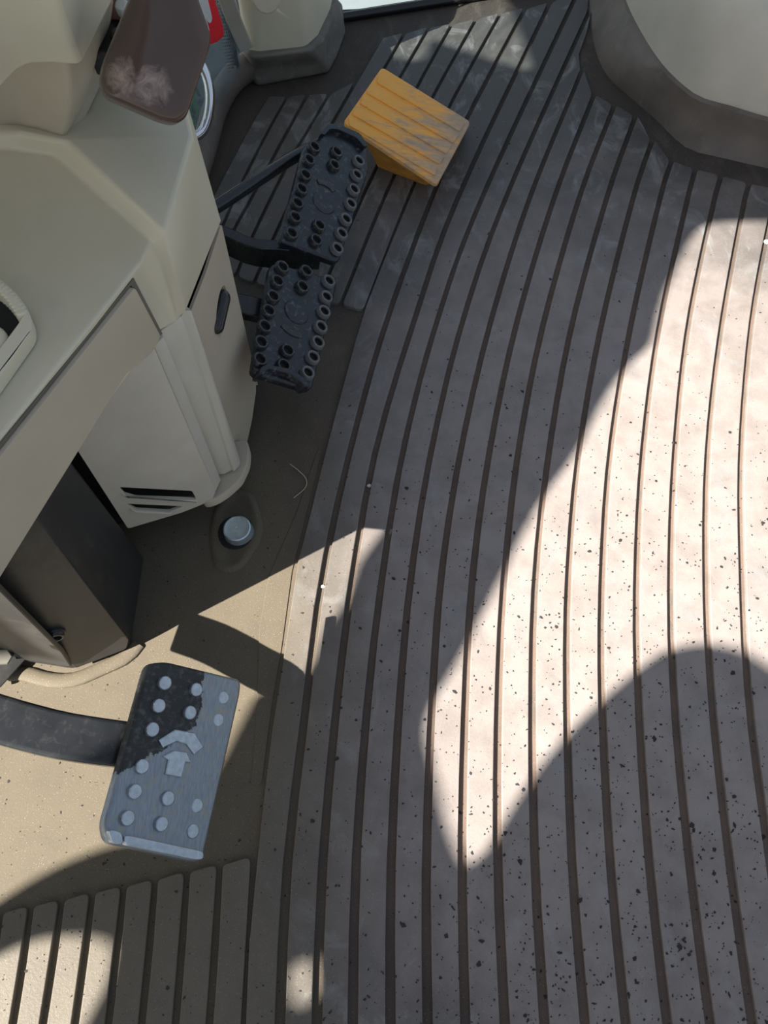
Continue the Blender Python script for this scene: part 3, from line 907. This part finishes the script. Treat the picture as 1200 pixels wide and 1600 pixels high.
# ---- clutch pedal
cl = empty('clutch_pedal', tuple(P(270, 1190, .0)), 'bare metal clutch pedal with round studs and arrow mark, black paint half worn off', 'pedal')
pf = PADF
pad_o = rounded(pf.pts([(232, 1036), (262, 1034), (378, 1062), (376, 1085), (318, 1346), (300, 1347), (168, 1318), (162, 1290)]), [.010, .006, .010, .004, .008, .006, .008, .006], 5)
mb = MB(); prism(mb, pad_o, pf, -.009, 0, .0035, 3)
pad = mb.build('pad', M['clutch'], cl, auto=60)
studs = [(500, 270, 1), (695, 312, 1), (877, 360, .14), (462, 412, 1), (657, 455, 1), (845, 500, .06), (422, 560, 1), (360, 790, .9), (315, 947, .9), (522, 990, .8), (712, 1035, .14), (268, 1113, 1), (480, 1150, .9), (683, 1195, .35)]
for x, y, hgt in studs:
    c_ = pf.pt(130 + x / 4 + 0.5, 1000 + y / 4)
    mb = MB(); prism(mb, disc(c_, .0064, 20), pf, -.001, .0042 * hgt, .0012, 2)
    mb.build('stud', M['studm'] if 'studm' in M else M.setdefault('studm', plain('worn_stud_metal', (.46, .52, .58), .38, .8, var=.15, scale=200, bmp=.08)), pad, auto=50)
for nm, l in (('chevron', [(468, 625), (570, 560), (690, 580), (745, 670), (690, 716), (640, 650), (575, 636), (495, 673)]),
              ('arrow', [(493, 728), (560, 690), (640, 700), (670, 768), (632, 764), (608, 860), (508, 840), (526, 748)])):
    mb = MB(); prism(mb, pf.pts([(130 + x / 4, 1000 + y / 4) for x, y in l]), pf, -.001, .0022, .0008, 1)
    mb.build(nm, M['studm'], pad)
mb = MB(); prism(mb, rounded(pf.pts([(188, 1306), (196, 1305), (312, 1330), (312, 1342), (300, 1343), (190, 1320)]), .003, 3), pf, -.002, .0065, .003, 3)
mb.build('lip', M['studm'], pad)
mb = MB(); prism(mb, rounded(pf.pts([(165, 1295), (186, 1300), (188, 1320), (170, 1317)]), .004, 3), pf, -.002, .0055, .003, 3)
mb.build('lip', M['studm'], pad)
mb = MB()
apx = [(-140, 1086, .180), (-60, 1106, .174), (20, 1130, .165), (90, 1148, .155), (150, 1158, .146), (215, 1166, .130), (262, 1170, .112)]
mb.bar(smooth_path([P(*a) for a in apx], 16), .040, .016)
mb.build('arm', M['black'], cl, bevel=.004, segs=4)

# ---- brake pedals
def brake(label, corners, radii, tabs, rings, emblem, arms, z_l, z_r):
    tl, bl, br = corners[0], corners[-1], corners[-2]
    fr = frame3(P(*bl, z_l), P(*br, z_r), P(*tl, z_l))
    mid = P(sum(c[0] for c in corners) / len(corners), sum(c[1] for c in corners) / len(corners), 0)
    th = empty('brake_pedal', tuple(mid), label, 'pedal', 'pair of brake pedals')
    po = rounded(fr.pts(corners), radii, 6)
    m = MB(); prism(m, po, fr, -.010, 0, .004, 3)
    pd = m.build('pad', M['pad'], th, auto=60)
    # pale worn band along the driver's edge is rubbed off the collars only
    for x, y, kind in rings:
        u, w_ = 320 + x / 3.636, 180 + y / 3.636
        m = MB(); ring_stud(m, fr.pt(u, w_), fr, .0080, .0056, 18, 0.0)
        co = m.build('collar', M['padwear'] if kind == 'w' else M['padring'], pd, auto=40)
        co.data.materials.append(M['core']); cw = fr.w(*fr.pt(u, w_))
        for pg in co.data.polygons:
            if (pg.center - cw).length < .0080 * .74: pg.material_index = 1  # collar holes painted black for the shade of a deeper hole
    (cx, cy), (ax, ay), sgn_ = emblem
    c_ = fr.pt(320 + cx / 3.636, 180 + cy / 3.636)
    m = MB(); prism(m, disc(c_, .0165, 30), fr, -.001, .0012, .0008, 1); m.build('emblem_disc', M['pad'], pd)
    c2 = Vector(fr.pt(320 + ax / 3.636, 180 + ay / 3.636))
    pts = []
    d0 = (c2 - Vector(c_)).normalized(); base_a = math.atan2(d0.y, d0.x)
    ctr = c2 - d0 * .022
    for k in range(9):
        a = base_a - .62 + 1.24 * k / 8; pts.append((ctr.x + .026 * math.cos(a), ctr.y + .026 * math.sin(a)))
    for k in range(9):
        a = base_a + .62 - 1.24 * k / 8; pts.append((ctr.x + .0185 * math.cos(a), ctr.y + .0185 * math.sin(a)))
    m = MB(); prism(m, rounded(pts, .002, 2), fr, -.001, .0016, .0007, 1); m.build('emblem_arc', M['padring'], pd)
    for tabp, hz in tabs:
        q = fr.pts(tabp)
        m = MB(); prism(m, rounded(q, .005, 4), fr, -.008, hz, .003, 3); m.build('lip', M['pad'], pd)
    for kind, path, r_ in arms:
        m = MB()
        if kind == 'tube': m.tube(smooth_path([P(*a) for a in path], 12), r_, 14)
        else: m.bar(smooth_path([P(*a) for a in path], 14), r_[0], r_[1])
        m.build('arm', M['black'], th, bevel=0 if kind == 'tube' else .002, auto=60)
    return th, fr, pd

ring_u = [(615, 190, 'b'), (585, 262, 'b'), (563, 348, 'b'), (542, 428, 'b'), (518, 508, 'b'), (505, 588, 'b'), (485, 680, 'b'), (742, 218, 'b'), (728, 292, 'b'), (643, 635, 'b'), (625, 718, 'b'),
          (868, 268, 'w'), (857, 348, 'w'), (840, 430, 'w'), (822, 512, 'w'), (795, 598, 'w'), (770, 680, 'w'), (745, 765, 'w')]
ring_l = [(433, 872, 'b'), (405, 952, 'b'), (380, 1038, 'b'), (355, 1120, 'b'), (333, 1208, 'b'), (312, 1298, 'b'), (305, 1395, 'b'), (568, 895, 'b'), (547, 983, 'b'), (462, 1345, 'b'), (440, 1430, 'b'),
          (697, 950, 'w'), (683, 1040, 'w'), (670, 1123, 'w'), (652, 1210, 'w'), (635, 1297, 'w'), (607, 1382, 'w'), (577, 1470, 'w')]
bu, fu, pu = brake('black studded brake pedal next to the orange pedal, held by two arms', [(478, 224), (499, 212), (508, 199), (524, 200), (558, 213), (572, 232), (578, 262), (530, 411), (437, 376)], [.012, .004, .008, .008, .010, .006, .012, .010, .010],
      [([(497, 214), (508, 199), (524, 200), (557, 213), (571, 233), (565, 236), (553, 221), (524, 208), (512, 207), (503, 217)], .008)], ring_u, ((675, 500), (690, 395), 1),
      [('tube', [(300, 345, .165), (335, 325, .160), (400, 283, .150), (460, 245, .135), (505, 226, .118), (525, 240, .112)], .0085),
       ('bar', [(300, 352, .14), (345, 372, .135), (392, 393, .128), (440, 398, .122), (500, 400, .112)], (.016, .034))], .160, .112)
bl_, fl_, pl_ = brake('black studded brake pedal partly behind the console side cover', [(424, 408), (529, 438), (488, 610), (394, 582)], [.014, .014, .010, .008],
      [([(398, 590), (402, 579), (412, 576), (450, 583), (470, 597), (479, 611), (470, 610), (462, 600), (446, 590), (412, 582), (406, 592)], .010)], ring_l, ((520, 1120), (490, 1235), -1),
      [('bar', [(300, 470, .13), (380, 480, .125), (440, 495, .106)], (.030, .014))], .156, .112)

# ---- orange accelerator pedal
ac = empty('accelerator_pedal', tuple(P(640, 200)), 'worn orange ribbed plastic accelerator pedal on the floor', 'pedal')
of = frame3(P(537, 190, .095), P(683, 288, .055), P(597, 105, .095))
mb = MB(); prism(mb, rounded(of.pts([(597, 104), (736, 190), (683, 289), (536, 191)]), .008, 5), of, -.006, 0, .002, 2)
pl = mb.build('plate', M['orange'], ac)
pedc = [((592, 117), (727, 192), (718, 207), (588, 130)), ((578, 134), (717, 211), (708, 225), (572, 146)), ((567, 151), (706, 228), (697, 242), (562, 163)),
        ((556, 168), (695, 245), (686, 258), (550, 180)), ((545, 184), (683, 262), (680, 276), (545, 197))]
for q in pedc:
    mb = MB(); prism(mb, rounded(of.pts(q), .004, 4), of, -.001, .0022, .0009, 2); mb.build('rib', M['orange'], pl)
mb = MB()
bt_ = [of.w(*p, -.005) for p in of.pts([(543, 190), (600, 110), (728, 190), (680, 282)])]
bb_ = [P(590, 264, .0), P(642, 165, .0), P(726, 196, .0), P(664, 291, .0)]
rings = []
for k in range(9):
    t = k / 8
    rings.append([Vector(a).lerp(b, t) + Vector((.006, .0, 0)) * math.sin(t * math.pi) for a, b in zip(bt_, bb_)])
mb.loft(rings); mb.build('body', M['orange_body'], ac, bevel=.004, segs=3)

# ---- corner post with rubber boot (top)
cp = empty('corner_housing', tuple(P(455, 115)), 'beige corner housing with round cap and grey rubber boot by the window', 'housing')
pbot = [P(384, 80, .062), P(404, 84, .062), P(478, 76, .062), P(497, 58, .062), P(516, 18, .062), P(520, 0, .062)] + [P(500, -20, .062), P(395, 30, .062)]
vert = Vector((-.01, -.004, 1))
mb = MB(); mb.loft([[p + vert * t for p in pbot] for t in (-.02, .0, .08, .16, .185)])
mb.build('panel', M['beige2'], cp, bevel=.008, segs=4)
mb = MB()
b0 = [P(u, w_, 0) for u, w_ in ((385, 122), (402, 138), (515, 116), (528, 92), (541, 55), (535, 25), (505, 5), (398, 72))]
b1 = [P(u, w_, .03) for u, w_ in ((378, 92), (396, 108), (504, 96), (518, 72), (535, 30), (535, 5), (502, -10), (392, 45))]
b2 = [P(u, w_, .066) for u, w_ in ((378, 78), (397, 90), (482, 80), (503, 60), (522, 18), (527, -3), (500, -25), (392, 26))]
mb.loft([b0, [p.lerp(q, .5) for p, q in zip(b0, b1)], b1, b2]); mb.build('boot', M['boot'], cp, bevel=.008, segs=3)
CPF = Frame(P(436, 20, .17), (P(478, 76, .062) - P(404, 84, .062)).cross(Vector((0, 0, 1))), P(478, 76, .062) - P(404, 84, .062))
mb = MB()
yy = Vector((-.0, -.1, 0))
cpx = P(416, -4, .172) + Vector((0, -.002, 0))
CF2 = Frame(cpx, CPF.n if CPF.n.y < 0 else -CPF.n, (1, 0, 0))
prism(mb, disc((0, 0), .020, 28), CF2, -.03, .007, .003, 3); mb.build('cap', M['beige2'], cp)
mb = MB(); mb.bar([P(351, -10, .20), P(365, 30, .13), P(384, 76, .072)], .024, .008, up=(.2, -1, .2)); mb.build('edge_trim', M['white'] if False else M['seatbase'], cp, bevel=.002)

# ---- seat-side base panel (top right)
sbp = [P(u, w_, .068) for u, w_ in topl]
sbp = smooth_path(sbp, 36)
mb = MB()
back = [Vector((1.6, 1.35, .068)), Vector((1.6, 2.0, .068)), Vector((.55, 2.0, .068))]
prof = [(0.0, -.03), (0, 0), (.002, .06), (.006, .11), (.012, .135), (.024, .150), (.045, .158)]
rings = []
ctr = Vector((1.0, 1.75, 0))
for inset, hz in prof:
    rg = []
    for k, p in enumerate(sbp):
        t = (sbp[min(k + 1, 35)] - sbp[max(k - 1, 0)]).normalized()
        nrm = Vector((-t.y, t.x, 0))
        rg.append(p + nrm * inset + Vector((0, 0, hz)))
    for p in back: rg.append(p + Vector((0, 0, hz)))
    rings.append(rg)
mb.loft(rings)
sb_ = mb.build('seat_base', M['seatbase'], auto=50)
tag(sb_, 'dusty beige rounded seat base panel rising from the brown mat skirt', 'seat base')

# ---- chrome hoop by the front glass
mb = MB()
hc = P(320, 155, .10)
HF = Frame(hc, (Vector((0, 0, H)) - hc) + Vector((.3, 0, 0)), (1, 0, 0))
hp = [HF.w(*p) for p in smooth_path([Vector(HF.pt(*q)) for q in ((285, 60), (300, 78), (314, 101), (325, 128), (328, 155), (325, 183), (317, 204), (304, 214), (285, 218))], 26)]
mb.tube(hp, .0075, 14, flat=1.0)
tag(mb.build('grab_hoop', M['chrome'], auto=80), 'curved chrome hoop between the console and the front glass', 'handle')
# ---- red marker board with pale stripe, outside the front glass
rf = Frame(FWF.w(.05, .10 * sg, -.05), FWF.n, FWF.x)
if (Vector((0, 0, H)) - rf.o).dot(rf.n) < 0: rf = Frame(rf.o, -rf.n, FWF.x)
rd = empty('red_marker', tuple(rf.o), 'red marker plate with a pale stripe behind the front glass', 'marker')
mb = MB(); prism(mb, rounded(rf.pts([(262, -60), (318, -60), (349, 40), (351, 56), (340, 66), (322, 72), (300, 62)]), .006, 4), rf, -.006, 0, .002, 2); mb.build('plate', M['red'], rd)
mb = MB(); prism(mb, rounded(rf.pts([(296, -60), (310, -60), (331, 28), (329, 36), (325, 36), (305, 0)]), .003, 3), rf, -.001, .001, .0004, 1); mb.build('stripe', M['white'], rd)
# ---- dark engine cover added to dim the bright view through the front glass
mb = MB()
prism(mb, rounded([(-1.5, .55), (-.42, .55), (-.40, .75), (-.36, 1.20), (-.30, 1.60), (-.26, 2.0), (-.30, 2.3), (-1.5, 2.3)], .04, 4), GROUND, -1.24, -.20, .03, 3)
tag(mb.build('added_cover', plain('dusty_blue_grey_paint', (.055, .072, .078), .5, var=.4, scale=26, bmp=.1, dust=(.13, .155, .16), dust_amt=.6)), 'invented blue-grey engine cover added to darken the view through the front glass', 'engine cover')
# ---- weeds outside
mb = MB()
for k in range(14):
    b_ = P(312 + random.uniform(-12, 6), 170 + random.uniform(-20, 30), -.198); t_ = b_ + Vector((random.uniform(-.03, .03), random.uniform(-.03, .03), random.uniform(.05, .10)))
    s_ = Vector((random.uniform(-1, 1), random.uniform(-1, 1), 0)).normalized() * .004
    mb.add([b_ - s_, b_ + s_, b_.lerp(t_, .5) + s_ * 1.3, t_, b_.lerp(t_, .5) - s_ * 1.3], [(0, 1, 2, 4), (4, 2, 3)])
tag(mb.build('weed', M['leaf']), 'green weed glimpsed behind the chrome hoop', 'plant')

# ---- debris on the mat
def inside(p, poly):
    c = False; j = len(poly) - 1
    for i in range(len(poly)):
        a, b = poly[i], poly[j]
        if (a[1] > p[1]) != (b[1] > p[1]) and p[0] < (b[0] - a[0]) * (p[1] - a[1]) / (b[1] - a[1] + 1e-12) + a[0]: c = not c
        j = i
    return c
BB = [(min(q[0] for q in p), max(q[0] for q in p), min(q[1] for q in p), max(q[1] for q in p)) for p in RIB_POLYS]
def mat_z(p):
    for pl_, bb in zip(RIB_POLYS, BB):
        if bb[0] < p[0] < bb[1] and bb[2] < p[1] < bb[3] and inside(p, pl_): return RIBZ
    return 0.0
mb = MB(); cnt = 0; tries = 0
while cnt < 3900 and tries < 60000:
    tries += 1
    u, w_ = random.uniform(0, 1230), random.uniform(200, 1620)
    dens = .10 + .75 * max(0, min(1, (u - 420) / 420)) * max(0, min(1, (w_ - 430) / 420)) + (.22 if u < 520 and w_ > 640 else 0)
    if u < 420 and w_ < 640: continue
    if random.random() > dens: continue
    p = P(u, w_); z = mat_z(p)
    if z == 0 and u > 450 and random.random() < .85: continue
    s_ = min(.0032, .00078 * math.exp(random.gauss(.2, .45))); el = random.uniform(.35, 1.0); a0 = random.uniform(0, 6.28); k = random.choice((4, 5, 5, 6))
    if u < 450: s_ *= .72
    vs = []
    for j in range(k):
        a = 2 * math.pi * j / k + random.uniform(-.4, .4); r_ = s_ * random.uniform(.6, 1.25)
        x, y = r_ * math.cos(a), r_ * el * math.sin(a)
        vs.append((p.x + x * math.cos(a0) - y * math.sin(a0), p.y + x * math.sin(a0) + y * math.cos(a0)))
    vs3 = [(a, b, z + .0002) for a, b in vs] + [((a + p.x) / 2 + (a - p.x) * .4, (b + p.y) / 2 + (b - p.y) * .4, z + .0002 + s_ * .16) for a, b in vs]
    mb.add(vs3, [tuple(range(k, 2 * k))] + [(j, (j + 1) % k, k + (j + 1) % k, k + j) for j in range(k)])
    cnt += 1
tag(mb.build('rubber_crumbs', M['crumb']), 'black rubber crumbs scattered over the floor mat', 'crumbs', kind='stuff')
mb = MB(); mb.tube(smooth_path([P(453, 725, .001), P(466, 735, .002), P(478, 748, .002), P(477, 762, .0015), P(459, 778, .001)], 16), .0006, 6)
tag(mb.build('straw', M['straw'], auto=80), 'thin curved straw fibre lying on the dark mat beside the floor bolt', 'straw')
def pebble(u, w_, r_, label):
    p = P(u, w_); z = mat_z(p); m = MB(); rings = []
    for k in range(1, 6):
        t = math.pi * k / 6
        rings.append([Vector((p.x + r_ * math.sin(t) * math.cos(a * .785) * random.uniform(.8, 1.1), p.y + r_ * .8 * math.sin(t) * math.sin(a * .785) * random.uniform(.8, 1.1), z + r_ * .5 - r_ * .5 * math.cos(t))) for a in range(8)])
    m.loft(rings); tag(m.build('pebble', M['stone'], auto=70), label, 'pebble', 'small pale bits on the mat')
pebble(1197, 380, .0055, 'white pebble at the right edge of the sunlit ribs')
pebble(577, 760, .0034, 'pale crumb of stone in a groove right of the straw')
pebble(505, 917, .0030, 'tiny pale chip in the sunlit wedge by the console shadow')
